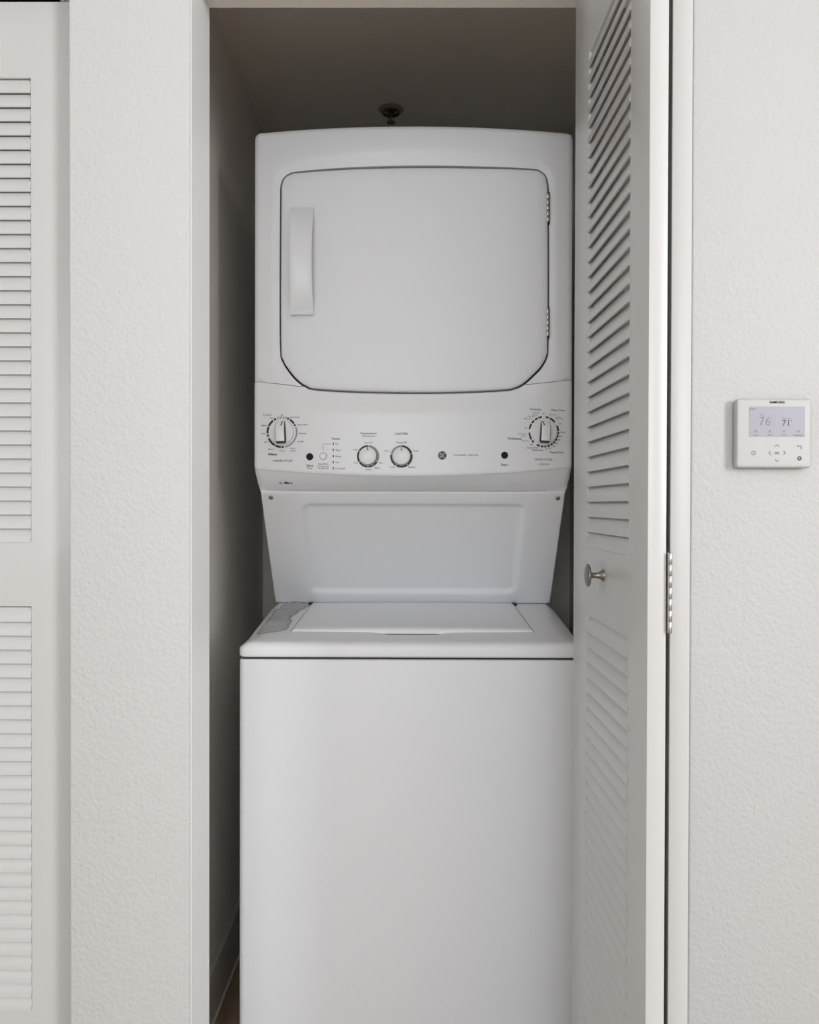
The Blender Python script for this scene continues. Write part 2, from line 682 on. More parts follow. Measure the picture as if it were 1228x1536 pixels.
def leaf_matrix(p, q):
    """x axis from p to q (world xy); leaf face on the side of local -Y."""
    d = Vector((q[0] - p[0], q[1] - p[1], 0)).normalized()
    y = Vector((-d.y, d.x, 0))
    m4 = Matrix.Identity(4)
    for r_ in range(3):
        m4[r_][0] = d[r_]
        m4[r_][1] = y[r_]
    m4[0][3], m4[1][3] = p
    return m4


PWID = 0.400
far1 = (0.2672, 1.358)
near1 = (0.2752, 0.958)
# face of leaf 1 looks towards -X: walk from the far end to the near end, -Y local = -X world
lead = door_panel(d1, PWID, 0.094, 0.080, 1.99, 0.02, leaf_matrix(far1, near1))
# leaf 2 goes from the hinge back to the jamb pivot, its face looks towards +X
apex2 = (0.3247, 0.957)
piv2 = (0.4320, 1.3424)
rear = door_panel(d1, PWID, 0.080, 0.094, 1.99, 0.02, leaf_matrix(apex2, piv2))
# knob on the lead leaf
bm = bmesh.new()
lathe(bm, [(0.0, 0.0), (0.0085, 0.0), (0.0085, 0.0015), (0.0062, 0.004), (0.0044, 0.008), (0.0038, 0.013), (0.0045, 0.0175), (0.0090, 0.0195), (0.0155, 0.0208), (0.0162, 0.0222), (0.0158, 0.0236), (0.0125, 0.0246), (0.0, 0.0252)], 36)
k = fin('knob', bm, M['nickel'], lead, 50)
k.matrix_local = Matrix.Translation((0.197, 0, 1.0505)) @ FRONT
k['label'] = 'brushed nickel mushroom knob'
# hinges in the fold
for zc in (1.80, 1.0478, 0.22):
    bm = bmesh.new()
    n_ = 7
    H = 0.094
    for i in range(n_):
        z0 = zc - H / 2 + H * i / n_
        lathe(bm, [(0, z0), (0.0019, z0), (0.0024, z0 + 0.0006), (0.0024, z0 + H / n_ - 0.0009), (0.0019, z0 + H / n_ - 0.0003), (0, z0 + H / n_ - 0.0003)], 14,
              Matrix.Translation((0.3008, 0.9545, 0)))
    add_box(bm, (0.2985, 0.956, zc - H / 2), (0.2995, 0.985, zc + H / 2))
    add_box(bm, (0.3022, 0.956, zc - H / 2), (0.3032, 0.985, zc + H / 2))
    h = fin('hinge', bm, M['chrome'], d1, 40)
    h['label'] = 'steel knuckle hinge joining the two leaves'
# head track of the laundry closet
tag(box('trim_1', (OPEN_L + 0.002, 1.330, OPEN_T - 0.017), (OPEN_R - 0.002, 1.358, OPEN_T), M['door'], None, 0.002), 'slim white door track under the laundry closet header', 'track', kind='structure')

# smooth painted liners on the sides of the laundry opening
tag(box('trim_3', (OPEN_L - 0.001, WALL_Y + 0.0042, 0.0), (OPEN_L + 0.0012, WALL_B + 0.001, OPEN_T - 0.001), M['jamb']), 'smooth bright white jamb lining on the side away from the folded door', 'jamb', kind='structure')
tag(box('trim_4', (OPEN_R - 0.0012, WALL_Y + 0.0042, 0.0), (OPEN_R + 0.001, WALL_B + 0.001, OPEN_T - 0.001), M['jamb']), 'smooth white jamb lining behind the folded door', 'jamb', kind='structure')

tag(box('soffit_lift', (OPEN_L + 0.0012, WALL_Y + 0.0042, OPEN_T - 0.0012), (OPEN_R - 0.0012, WALL_B + 0.001, OPEN_T + 0.001), M['soffit']), 'warm white sheet added under the laundry closet header to brighten it', 'jamb', kind='structure')  # added sheet; its pale colour stands in for light on the header underside

# closed bifold of the neighbouring closet
d2 = empty('door_2')
tag(d2, 'closed white louvered bifold door of the neighbouring closet', 'door', kind='structure')
LY = 1.340
for x1 in (COAT_R - 0.003, COAT_R - 0.003 - 0.405):
    door_panel(d2, 0.400, 0.080, 0.0765, 1.9715, 0.02, Matrix.Translation((x1 - 0.400, LY, 0)))
bm = bmesh.new()
add_box(bm, (-0.566, LY + 0.004, 1.9715), (-0.574, LY + 0.012, 1.980))
lathe(bm, [(0, 1.9716), (0.006, 1.9716), (0.006, 1.975), (0, 1.976)], 16, Matrix.Translation((-0.575, LY + 0.006, 0)))
fin('pivot_bracket', bm, M['chrome'], d2, 40)
tag(box('trim_2', (COAT_L + 0.002, LY + 0.0015, COAT_T - 0.004), (COAT_R - 0.002, LY + 0.022, COAT_T + 0.0), M['track']), 'track above the closed bifold door, blackened as shade in the gap', 'track', kind='structure')

# ------------------------------------------------------------------ stacked washer and dryer
F_PX, VX, VY = 1225.0, 619.0, 757.0
unit = empty('stacked_washer_dryer', (0, 1.95, 0))
tag(unit, 'white stacked washer and dryer with control dials, standing in the closet', 'washer dryer')


def part(o):
    """parent to the unit keeping world coordinates"""
    o.parent = unit
    o.matrix_parent_inverse = unit.matrix_basis.inverted()
    return o


WX = 0.340                   # half width
WF, WB = 1.595, 2.38         # washer front and back
DS, BOW = 1.743, 0.035       # dryer front at its sides, and how far the middle bulges out


def bowY(x):
    return DS - BOW * (1 - (np.asarray(x) / WX) ** 2)


def on_front(px, py):
    """survey point of the photograph -> metres (x, z) on the bowed dryer front"""
    X = 0.0
    for _ in range(6):
        Yv = float(bowY(X))
        X = (px - VX) * Yv / F_PX
    return (X, CAM_Z + (VY - py) * Yv / F_PX)


# washer cabinet
bm = bmesh.new()
add_box(bm, (-WX, WF, 0.028), (WX, WB, 0.8470))
es = [e for e in bm.edges if abs((e.verts[0].co - e.verts[1].co).z) > 0.5]
bmesh.ops.bevel(bm, geom=es, offset=0.012, segments=4, profile=0.5, affect='EDGES')
es = [e for e in bm.edges if e.verts[0].co.z > 0.84 and e.verts[1].co.z > 0.84]
bmesh.ops.bevel(bm, geom=es, offset=0.0045, segments=3, profile=0.5, affect='EDGES')
part(fin('washer_cabinet', bm, M['enamel'], None, 40))
part(box('washer_toe_plinth', (-WX + 0.02, WF + 0.03, 0.0), (WX - 0.02, WB - 0.03, 0.03), M['dark']))
part(box('seam_shade', (-WX + 0.006, WF + 0.006, 0.845), (WX - 0.006, WB - 0.01, 0.856), M['dark']))  # dark inner box paints the shade of the open seam


# washer deck
def deck_z(x, y):
    x, y = np.asarray(x, float), np.asarray(y, float)
    z = np.interp(y, [1.593, 1.5945, 1.598, 1.604, 1.612, 1.68, 1.80, 1.945, 2.0], [0.8700, 0.8745, 0.8785, 0.8805, 0.8815, 0.8865, 0.8985, 0.9120, 0.9130])
    xs = np.interp(y, [1.59, 1.64, 1.70, 1.93], [0.322, 0.305, 0.296, 0.318])
    t = np.clip((np.abs(x) - xs) / (WX - xs), 0, 1)
    drop = np.interp(y, [1.59, 1.62, 1.70, 1.94], [0.012, 0.013, 0.018, 0.018])
    z = z - drop * t ** 1.6
    # finger scoop in front of the lid
    sc_ = np.exp(-(x / 0.062) ** 4) * np.clip(1 - ((y - 1.694) / 0.030) ** 2, 0, 1)
    return z - 0.0085 * sc_


bm = bmesh.new()
ys = np.concatenate([[1.593, 1.5945, 1.598, 1.604, 1.612], np.arange(1.63, 1.66, 0.012), np.arange(1.664, 1.73, 0.006), np.arange(1.74, 2.01, 0.02)])
xs_ = np.concatenate([[-0.34, -0.3385, -0.334, -0.326], np.arange(-0.318, -0.28, 0.008), np.arange(-0.28, -0.12, 0.02), np.arange(-0.12, 0.121, 0.006), np.arange(0.14, 0.281, 0.02), np.arange(0.286, 0.32, 0.008), [0.326, 0.334, 0.3385, 0.34]])
gv = []
for yv in ys:
    row = []
    for xv in xs_:
        # rounded front corners
        r_ = 0.012
        xx = xv
        dy = yv - 1.593
        if dy < r_:
            lim = WX - r_ + math.sqrt(max(0, r_ * r_ - (r_ - dy) ** 2))
            xx = xv * lim / WX
        row.append(bm.verts.new((xx, yv, float(deck_z(xx, yv)))))
    gv.append(row)
for i in range(len(ys) - 1):
    for j in range(len(xs_) - 1):
        bm.faces.new((gv[i][j], gv[i][j + 1], gv[i + 1][j + 1], gv[i + 1][j]))
be = [e for e in bm.edges if len(e.link_faces) == 1]
r_ = bmesh.ops.extrude_edge_only(bm, edges=be)
low = [g for g in r_['geom'] if isinstance(g, bmesh.types.BMVert)]
for v in low:
    v.co.z = 0.8540
le = [e for e in bm.edges if e.verts[0].co.z == low[0].co.z and e.verts[1].co.z == low[0].co.z]
r_ = bmesh.ops.extrude_edge_only(bm, edges=le)
for g in r_['geom']:
    if isinstance(g, bmesh.types.BMVert):
        g.co.z = 0.8512
        g.co.x *= 0.993
        if g.co.y < 1.7:
            g.co.y += 0.003
part(fin('washer_deck', bm, M['plastic'], None, 32))

# lid: a shell lying on the deck
bm = bmesh.new()
LF, LB = 1.690, 1.940
vv = np.concatenate([[0.0, 0.006, 0.016, 0.03], np.linspace(0.07, 0.97, 12), [1.0]])
uu = np.concatenate([[-1, -0.994, -0.985], np.linspace(-0.96, 0.96, 33), [0.985, 0.994, 1]])
gv = []
for v_ in vv:
    row = []
    for u_ in uu:
        hw = 0.250 + (0.2395 - 0.250) * v_
        x = u_ * hw
        y = LF + (LB - LF) * v_ - 0.006 * (1 - u_ * u_) * (1 - v_) ** 2
        base = float(np.interp(y, [1.593, 1.68, 1.80, 1.945, 2.0], [0.880, 0.8865, 0.8985, 0.912, 0.913]))
        h = 0.0052
        e = min(1 - abs(u_), 0.03) / 0.03
        h *= math.sin(min(1, e + 0.25) * math.pi / 2)
        h *= float(np.interp(v_, [0, 0.006, 0.016, 0.03, 1], [0.25, 0.62, 0.88, 1, 1]))
        h += 0.0035 * (1 - u_ * u_) * float(np.interp(v_, [0, 0.04, 0.35, 0.7, 1], [1, 1.0, 0.1, 0.0, 0.35]))
        row.append(bm.verts.new((x, y, base + h)))
    gv.append(row)
for i in range(len(vv) - 1):
    for j in range(len(uu) - 1):
        bm.faces.new((gv[i][j], gv[i][j + 1], gv[i + 1][j + 1], gv[i + 1][j]))
be = [e for e in bm.edges if len(e.link_faces) == 1]
r_ = bmesh.ops.extrude_edge_only(bm, edges=be)
for g in r_['geom']:
    if isinstance(g, bmesh.types.BMVert):
        g.co.z = float(np.interp(g.co.y, [1.593, 1.68, 1.80, 1.945, 2.0], [0.880, 0.8865, 0.8985, 0.912, 0.913])) - (0.0035 if abs(g.co.x) < 0.2 else 0.0008)
        g.co.x *= 0.998
part(fin('lid', bm, M['plastic'], None, 40))
# thin grey strips painting the shade of the gap beside the lid
for s in (-1, 1):
    bm = bmesh.new()
    n_ = 10
    for i in range(n_):
        a_, c_ = i / n_, (i + 1) / n_
        q = []
        for (t_, off) in ((a_, 0.0), (c_, 0.0), (c_, 0.0024), (a_, 0.0024)):
            x = s * (0.250 + (0.2395 - 0.250) * t_ - 0.0004 + off)
            y = LF + (LB - LF) * t_
            q.append(bm.verts.new((x, y, float(np.interp(y, [1.593, 1.68, 1.80, 1.945, 2.0], [0.880, 0.8865, 0.8985, 0.912, 0.913])) + 0.0006)))
        bm.faces.new(q)
    bmesh.ops.remove_doubles(bm, verts=bm.verts, dist=0.0001)
    part(fin('lid_gap_shade', bm, M['inkgrey'], None))
for s in (-1, 1):
    part(box('lid_notch_shade', (s * 0.2435 - 0.004, 1.936, 0.911), (s * 0.2435 + 0.004, 1.975, 0.9155), M['dark']))  # dark blocks paint the shade in the notches at the lid's rear corners

# support column and riser between washer and dryer
T0, T1 = Vector((0, 1.772, 1.1775)), Vector((0, 1.966, 0.9125))
bm = bmesh.new()
pr = [(T0.y + 0.012, T0.z), (T1.y + 0.012, T1.z - 0.004), (WB - 0.01, T1.z - 0.004), (WB - 0.01, T0.z)]
a = [bm.verts.new((-0.322, y, z)) for y, z in pr]
c = [bm.verts.new((0.322, y, z)) for y, z in pr]
for i in range(4):
    bm.faces.new((a[i], a[(i + 1) % 4], c[(i + 1) % 4], c[i]))
bm.faces.new(a)
bm.faces.new(list(reversed(c)))
part(fin('support_column', bm, M['enamel'], None))
sl = (T0 - T1)
SLEN = sl.length
su = sl.normalized()
sn = Vector((0, su.z, -su.y))       # points back into the machine


def riser_x(v):
    return T1 + su * v.z + sn * v.y + Vector((v.x, 0, 0))


rec = resample(rrect(-0.247, 0.249, 0.030, SLEN - 0.030, 0.022), 0.008)
out_ = resample([(-0.331, 0), (0.331, 0), (0.331, SLEN), (-0.331, SLEN)], 0.012)


def riser_y(P):
    d, _ = dist(rec, P)
    d = np.where(inside(rec, P), d, -d)
    t = np.clip((d + 0.002) / 0.019, 0, 1)
    y = 0.0085 * (t * t * (3 - 2 * t))
    e, _ = dist(out_, P)
    y = y + np.where(e < 0.004, 0.004 - np.sqrt(np.maximum(0, 0.004 ** 2 - (0.004 - e) ** 2)), 0)
    return y


ex = np.concatenate([offset(rec, q) for q in (-0.003, 0.0, 0.003, 0.006, 0.0085, 0.011, 0.014, 0.018)])
ris = part(sheet('riser_panel', out_, riser_y, 0.010, M['enamel'], None, step=0.02, rings=(0.001, 0.0025, 0.004), extra=ex, xform=riser_x, smooth=50))
for px in (-0.3095, 0.3155):
    bm = bmesh.new()
    lathe(bm, [(0, -0.002), (0.0052, -0.002), (0.0052, 0.0008), (0.0040, 0.0022), (0.0018, 0.0026), (0.0016, 0.0018), (0, 0.0018)], 18)
    for v in bm.verts:
        v.co = riser_x(Vector((px + v.co.x, -v.co.z, SLEN - 0.015 + v.co.y)))
    part(fin('screw', bm, M['screw'], None, 50))

# dryer cabinet
bm = bmesh.new()
add_box(bm, (-0.334, 1.772, 1.1815), (0.336, WB - 0.02, 1.9380), 0.008, 3)
part(fin('dryer_cabinet', bm, M['enamel'], None, 40))

# outline of the dryer door (photo survey)
door_px = [(421, 300), (421.5, 280), (426, 268), (435, 262), (446, 259.6), (520, 253.8), (620, 250.8), (720, 252.0), (795, 255.2), (808, 258.5), (816, 266), (819, 280), (819.5, 300),
           (820.5, 420), (820, 515), (818.5, 533), (811, 548), (799, 561), (785, 573.5), (771, 580.5), (752, 583.6), (690, 586.6), (620, 587.6), (540, 586.4), (475, 582.8), (459, 578.6), (445, 569), (433, 555), (424.5, 541), (421, 522), (420.5, 420)]
door_pts = spline([on_front(*p) for p in door_px], 8)
door_out = resample(door_pts, 0.004)
gap_out = offset(door_out, -0.0036)          # the opening in the front frame, a little larger
Z_TOP = 1.9435


def valley(P):
    """the front dishes inwards around the door"""
    d, near = dist(gap_out, P)
    up = (P[:, 1] - near[:, 1]) / np.maximum(d, 1e-5)
    mid = np.clip(1 - (near[:, 0] / 0.30) ** 2, 0, 1)
    wid = 0.013 + np.where(up > 0, 0.020 * np.clip(up, 0, 1) * mid, 0) + np.where(up < 0, 0.031 * np.clip(-up, 0, 1), 0)
    dep = 0.0055 + 0.004 * np.abs(np.clip(up, -1, 1)) * np.where(up > 0, 0.35 * mid, 1)
    t = np.clip(1 - d / wid, 0, 1)
    return dep * (t ** 1.15)


def edge_round(d, r):
    return np.where(d < r, r - np.sqrt(np.maximum(0, r * r - (r - np.minimum(d, r)) ** 2)), 0)


# seam between front frame and control panel
seamL = [on_front(380.0, 572.6), on_front(400, 574.0), on_front(425, 576.4), on_front(451, 579.0)]
seamR = [on_front(789, 575.2), on_front(815, 573.2), on_front(838, 571.0), on_front(858.5, 569.2)]
seamL[0] = (-WX, seamL[0][1])
seamR[-1] = (WX, seamR[-1][1])
iL = int(np.argmin(np.linalg.norm(gap_out - np.array(seamL[-1]), axis=1)))
iR = int(np.argmin(np.linalg.norm(gap_out - np.array(seamR[0]), axis=1)))
N = len(gap_out)
if sarea(gap_out) < 0:
    gap_cw = gap_out
else:
    gap_cw = gap_out[::-1]
    iL, iR = N - 1 - iL, N - 1 - iR
# walking clockwise (seen from the room): left -> top -> right -> bottom
top_run = [gap_cw[(iL + k) % N] for k in range(((iR - iL) % N) + 1)]       # left seam over the top to right seam
bot_run = [gap_cw[(iR + k) % N] for k in range(((iL - iR) % N) + 1)]       # right seam under the door to left seam

# front frame: inverted U
rc = 0.014
outer = [seamL[0], (-WX, Z_TOP - rc)]
outer += [(-WX + rc - rc * math.cos(R(a)), Z_TOP - rc + rc * math.sin(R(a))) for a in range(10, 90, 10)]
outer += [(-WX + rc, Z_TOP), (WX - rc, Z_TOP)]
outer += [(WX - rc + rc * math.sin(R(a)), Z_TOP - rc + rc * math.cos(R(a))) for a in range(10, 90, 10)]
outer += [(WX, Z_TOP - rc), seamR[-1]]
hull_line = resample(outer, 0.008, closed=False)
U = np.concatenate([hull_line, resample(list(reversed(seamR[:-1])), 0.008, closed=False), np.array(top_run[::-1]), resample(list(reversed(seamL[1:])), 0.008, closed=False)[0:]])
# remove near duplicate neighbours
def clean(P, eps=0.0008):
    P = [np.array(p) for p in P]
    Q = [P[0]]
    for p in P[1:]:
        if np.linalg.norm(p - Q[-1]) > eps:
            Q.append(p)
    if np.linalg.norm(Q[0] - Q[-1]) <= eps:
        Q.pop()
    return np.array(Q)


U = clean(U)


def frame_y(P):
    d, _ = dist(hull_line, P, closed=False)
    y = bowY(P[:, 0]) + edge_round(d, 0.013) + valley(P)
    # the brow above the door leans back a little towards the top edge
    y = y + 0.03 * np.maximum(0, P[:, 1] - 1.905)
    return y


ex = np.concatenate([offset(gap_out, -q) for q in (0.003, 0.006, 0.010, 0.014, 0.019, 0.025, 0.032)])
frm = part(sheet('dryer_front_frame', U, frame_y, 0.0, M['enamel'], None, step=0.012, rings=(0.0012, 0.003, 0.006, 0.010, 0.014), extra=ex, back=1.775, smooth=45))

# control panel
PBL, PBR, PBC = on_front(381, 704)[1], on_front(858, 701)[1], on_front(620, 714.5)[1]
lowx = np.linspace(-WX, WX, 90)
low_line = np.stack([lowx, np.interp(lowx, [-WX, 0, WX], [0, 0, 0]) + PBC + (0.5 * (PBL + PBR) - PBC) * (lowx / WX) ** 2 + (PBR - PBL) / 2 * lowx / WX], 1)
dn = lambda P: [(p[0], p[1] - 0.0012) for p in P]
Cn = np.concatenate([low_line, resample([(WX, low_line[-1][1]), dn(seamR)[-1]], 0.008, closed=False), resample(list(reversed(dn(seamR))), 0.008, closed=False), np.array(bot_run)[1:-1], resample(list(reversed(dn(seamL))), 0.008, closed=False), resample([dn(seamL)[0], (-WX, low_line[0][1])], 0.008, closed=False)])
Cn = clean(Cn)
sideL = np.array([(-WX, 1.0), (-WX, 2.0)])
sideR = np.array([(WX, 1.0), (WX, 2.0)])


def panel_y(P):
    P = np.asarray(P)
    dd = np.minimum(dist(sideL, P, closed=False)[0], dist(sideR, P, closed=False)[0])
    y = bowY(P[:, 0]) + edge_round(dd, 0.010) + valley(P)
    lz = np.interp(P[:, 0], low_line[:, 0], low_line[:, 1])
    dl = P[:, 1] - lz
    y = y + edge_round(np.maximum(dl, 0), 0.007) * 0.6
    # seam lips
    return y


ex = np.concatenate([offset(gap_out, -q) for q in (0.004, 0.009, 0.015, 0.021, 0.027, 0.033, 0.038, 0.043, 0.048)])
pan = part(sheet('control_panel', Cn, panel_y, 0.0, M['plastic'], None, step=0.012, rings=(0.0012, 0.003, 0.006, 0.010), extra=ex, back=1.775, smooth=45))
# underside lip of the control panel, running back to the riser
bm = bmesh.new()
rows = []
nr = 7
for i in range(nr + 1):
    t = i / nr
    row = []
    for x, z in low_line:
        y0 = float(panel_y(np.array([[x, z]]))[0])
        z1, y1 = 1.1795, 1.7700
        sx = 1 - 0.022 * t
        bulge = math.sin(t * math.pi) * 0.004
        row.append(bm.verts.new((x * sx, y0 + (y1 - y0) * t - bulge * 0.6 + 0.012 * t * (abs(x) / WX) ** 6, z + (z1 - z) * t - bulge * 0.4)))
    rows.append(row)
for a, c in zip(rows, rows[1:]):
    for j in range(len(a) - 1):
        bm.faces.new((a[j], c[j], c[j + 1], a[j + 1]))
last = rows[-1]
bk = [bm.verts.new((v.co.x, 1.790, v.co.z)) for v in last]
for j in range(len(last) - 1):
    bm.faces.new((last[j], bk[j], bk[j + 1], last[j + 1]))
for s in (0, -1):
    col_ = [r[s] for r in rows] + [bk[s]]
    cl = [bm.verts.new((v.co.x, 1.793, v.co.z)) for v in col_]
    for j in range(len(col_) - 1):
        bm.faces.new((col_[j], col_[j + 1], cl[j + 1], cl[j]))
part(fin('panel_underside', bm, M['plastic'], None, 60))
# dark plate painting the shade behind the door gap and the seams
part(box('recess_shade', (-0.325, 1.760, 1.235), (0.325, 1.770, 1.925), M['dark']))

# dryer door
dh_n = np.array(on_front(436, 395))


def ddoor_y(P):
    d, _ = dist(door_out, P)
    # almost flat skin with a softly rolled border
    y = bowY(P[:, 0]) * 0.78 + (DS - BOW * 0.93) * 0.22 + 0.0018
    return y + edge_round(d, 0.005) + 0.0030 * np.clip(1 - d / 0.020, 0, 1) ** 2


def door_surf(x, z):
    return float(ddoor_y(np.array([[x, z]]))[0])


ddoor = part(sheet('dryer_door', door_out, ddoor_y, 0.0, M['enamel'], None, step=0.014, rings=(0.0006, 0.0015, 0.003, 0.005, 0.009, 0.014, 0.020), back=1.757, smooth=50))


bpy.context.view_layer.update()


def sub(o, p):
    o.parent = p
    o.matrix_parent_inverse = p.matrix_world.inverted()
    return o


# handle: arched strap
bm = bmesh.new()
hx0, hz1 = on_front(434.0, 315)
hx1, hz0 = on_front(470.5, 474)
ys0 = door_surf((hx0 + hx1) / 2, (hz0 + hz1) / 2)
hx0 *= 0.986
hx1 *= 1.000
hw = (hx1 - hx0)
nz, nx_ = 28, 10
prof_out = []
for i in range(nz + 1):
    t = i / nz
    z = hz0 + (hz1 - hz0) * t
    lift = 0.030 * (math.sin(math.pi * min(1, max(0, t))) ** 0.55)
    lift = max(lift, 0.004)
    if t < 0.03:
        lift = 0.012 + 0.3 * t
    prof_out.append((z, lift, t))
gf, gb = [], []
for z, lift, t in prof_out:
    rowf, rowb = [], []
    nar = 0.0022 * math.sin(math.pi * t)
    th = 0.0075 if 0.09 < t < 0.93 else lift + 0.001
    for j in range(nx_ + 1):
        u = j / nx_
        x = hx0 + nar + (hw - 2 * nar) * u
        crown = 0.0022 * (1 - (2 * u - 1) ** 4)
        rowf.append(bm.verts.new((x, ys0 - lift - crown, z)))
        rowb.append(bm.verts.new((x, ys0 - lift + th, z)))
    gf.append(rowf)
    gb.append(rowb)
for i in range(nz):
    for j in range(nx_):
        bm.faces.new((gf[i][j], gf[i][j + 1], gf[i + 1][j + 1], gf[i + 1][j]))
        bm.faces.new((gb[i][j], gb[i + 1][j], gb[i + 1][j + 1], gb[i][j + 1]))
    for j in (0, nx_):
        bm.faces.new((gf[i][j], gf[i + 1][j], gb[i + 1][j], gb[i][j]))
for i in (0, nz):
    for j in range(nx_):
        bm.faces.new((gf[i][j], gb[i][j], gb[i][j + 1], gf[i][j + 1]))
hd = sub(fin('handle', bm, M['plastic'], None, 40), ddoor)
hd['label'] = 'vertical arched white pull handle'

# door hinges on the frame line
for py0, py1 in ((290, 333), (462, 504)):
    hx, za = on_front(819.8, py0)
    _, zb = on_front(819.8, py1)
    bm = bmesh.new()
    yb = float(bowY(hx)) + 0.0012
    n_ = 5
    for i in range(n_):
        z0, z1 = zb + (za - zb) * i / n_ + 0.0003, zb + (za - zb) * (i + 1) / n_ - 0.0003
        lathe(bm, [(0, z0), (0.0024, z0), (0.0029, z0 + 0.0007), (0.0029, z1 - 0.0007), (0.0024, z1), (0, z1)], 12, Matrix.Translation((hx, yb, 0)))
    h = sub(fin('hinge', bm, M['chrome'], None, 40), ddoor)
    h['label'] = 'slim steel knuckle hinge'
    b_ = sub(box('hinge_slot', (hx - 0.0045, yb + 0.0008, zb - 0.004), (hx + 0.0045, yb + 0.010, za + 0.002), M['dark']), ddoor)


# ---- knobs and buttons on the control panel
def front_pt(px, py):
    x, z = on_front(px, py)
    return x, float(panel_y(np.array([[x, z]]))[0]), z


def place(x, y, z):
    return Matrix.Translation((x, y, z)) @ Matrix.Rotation(0.206 * x * 1.0, 4, 'Z') @ FRONT


def cycle_knob(px, py, lean, lab):
    x, y, z = front_pt(px, py)
    m4 = place(x, y, z)
    bm = bmesh.new()
    lathe(bm, [(0, 0), (0.0285, 0), (0.0285, 0.0015), (0.0268, 0.0030), (0.0262, 0.0075), (0.0250, 0.0088), (0, 0.0092)], 56, m4)
    k_ = part(fin('cycle_knob', bm, M['knob'], None, 35))
    k_['label'] = lab
    # wedge grip, thick at its foot
    bm = bmesh.new()
    wv = 0.0105
    top, bot = 0.0225, -0.0245
    secs = [(bot, 0.0085, 0.017, 0.82), (bot + 0.004, 0.0085, 0.0225, 1.0), (-0.010, 0.0085, 0.0235, 1.0), (0.006, 0.0085, 0.0220, 0.98), (0.016, 0.0085, 0.0165, 0.95), (top, 0.0085, 0.0098, 0.86)]
    rows_ = []
    for (v_, h0, h1, sw) in secs:
        ww = wv * sw
        rr = 0.0028
        ring = [(-ww, h0), (-ww * 0.97, h1 - rr), (-ww * 0.88, h1 - rr * 0.3), (-ww * 0.72, h1), (ww * 0.72, h1), (ww * 0.88, h1 - rr * 0.3), (ww * 0.97, h1 - rr), (ww, h0)]
        rows_.append([bm.verts.new((a_, v_, max(h0, hh))) for a_, hh in ring])
    for a_, c_ in zip(rows_, rows_[1:]):
        for j in range(len(a_) - 1):
            bm.faces.new((a_[j], a_[j + 1], c_[j + 1], c_[j]))
        bm.faces.new((a_[-1], a_[0], c_[0], c_[-1]))
    bm.faces.new(rows_[0])
    bm.faces.new(list(reversed(rows_[-1])))
    bmesh.ops.transform(bm, matrix=m4 @ Matrix.Rotation(R(lean), 4, 'Z'), verts=bm.verts)
    bpy.context.view_layer.update()
    go = sub(fin('grip', bm, M['knob'], None, 40), k_)
    go.data.materials.append(M['knobdark'])
    inv = m4.to_3x3().inverted()
    for p_ in go.data.polygons:        # dark sides and foot, white top
        nl = inv @ p_.normal
        ct = m4.inverted() @ p_.center
        if abs(nl.z) < 0.6 and (abs(nl.x) > 0.5 or ct.y < -0.018):
            p_.material_index = 1
    bm = bmesh.new()
    pr_ = []
    for yv in (0.0125, 0.0160, 0.0192, 0.0222):      # follows the sloping front of the grip
        zv = float(np.interp(yv, [0.006, 0.016, 0.0225], [0.0220, 0.0165, 0.0098]))
        pr_.append([bm.verts.new((xv, yv, zv + dz)) for xv, dz in ((-0.0010, -0.001), (-0.0010, 0.0017), (0.0010, 0.0017), (0.0010, -0.001))])
    for a_, c_ in zip(pr_, pr_[1:]):
        for j in range(4):
            bm.faces.new((a_[j], a_[(j + 1) % 4], c_[(j + 1) % 4], c_[j]))
    bm.faces.new(pr_[0])
    bm.faces.new(list(reversed(pr_[-1])))
    bmesh.ops.transform(bm, matrix=m4 @ Matrix.Rotation(R(-lean * 4.0), 4, 'Z'), verts=bm.verts)
    sub(fin('pointer_mark', bm, M['ink'], None), k_)
    return x, z


def small_knob(px, py, lab):
    x, y, z = front_pt(px, py)
    m4 = place(x, y, z)
    bm = bmesh.new()
    lathe(bm, [(0, 0.0115), (0.0183, 0.0115), (0.0182, 0.0130), (0.0176, 0.0144), (0.0160, 0.0150), (0.0150, 0.0146), (0, 0.0140)], 48, m4)
    k_ = part(fin('selector_knob', bm, M['knob'], None, 32))
    bm = bmesh.new()
    lathe(bm, [(0, 0), (0.0192, 0), (0.0190, 0.0020), (0.0182, 0.0118), (0, 0.0118)], 48, m4)
    bpy.context.view_layer.update()
    sub(fin('knob_skirt', bm, M['knobgrey'], None, 32), k_)
    k_['label'] = lab
    bm = bmesh.new()
    add_box(bm, (-0.0008, 0.0110, 0.0138), (0.0008, 0.0174, 0.0154))
    bmesh.ops.transform(bm, matrix=m4, verts=bm.verts)
    bpy.context.view_layer.update()
    sub(fin('pointer_mark', bm, M['ink'], None), k_)
    return x, z


wk = cycle_knob(422.5, 648.5, 2.5, 'white washer cycle dial with vertical grip')
dk = cycle_knob(815.0, 647.0, -3.5, 'white dryer cycle dial with vertical grip')
tk = small_knob(551.8, 684.0, 'round white temperature knob')
lk = small_knob(601.8, 684.0, 'round white load size knob')


def push_button(px, py, r, material, lab, ringmat=None):
    x, y, z = front_pt(px, py)
    bm = bmesh.new()
    lathe(bm, [(0, -0.001), (r, -0.001), (r, 0.0012), (r * 0.9, 0.0022), (0, 0.0016)], 28, place(x, y, z))
    o = part(fin('push_button', bm, material, None, 40))
    o['label'] = lab
    return x, z


b1 = push_button(464.3, 685.2, 0.0075, M['button'], 'black washer start button')
b2 = push_button(756.2, 682.3, 0.0073, M['button'], 'black dryer start button')
b3 = push_button(484.5, 684.2, 0.0066, M['plastic'], 'white deep rinse button')
bpy.context.view_layer.update()
U_PX = 1.0 / 708.0           # metres per photo pixel on the front


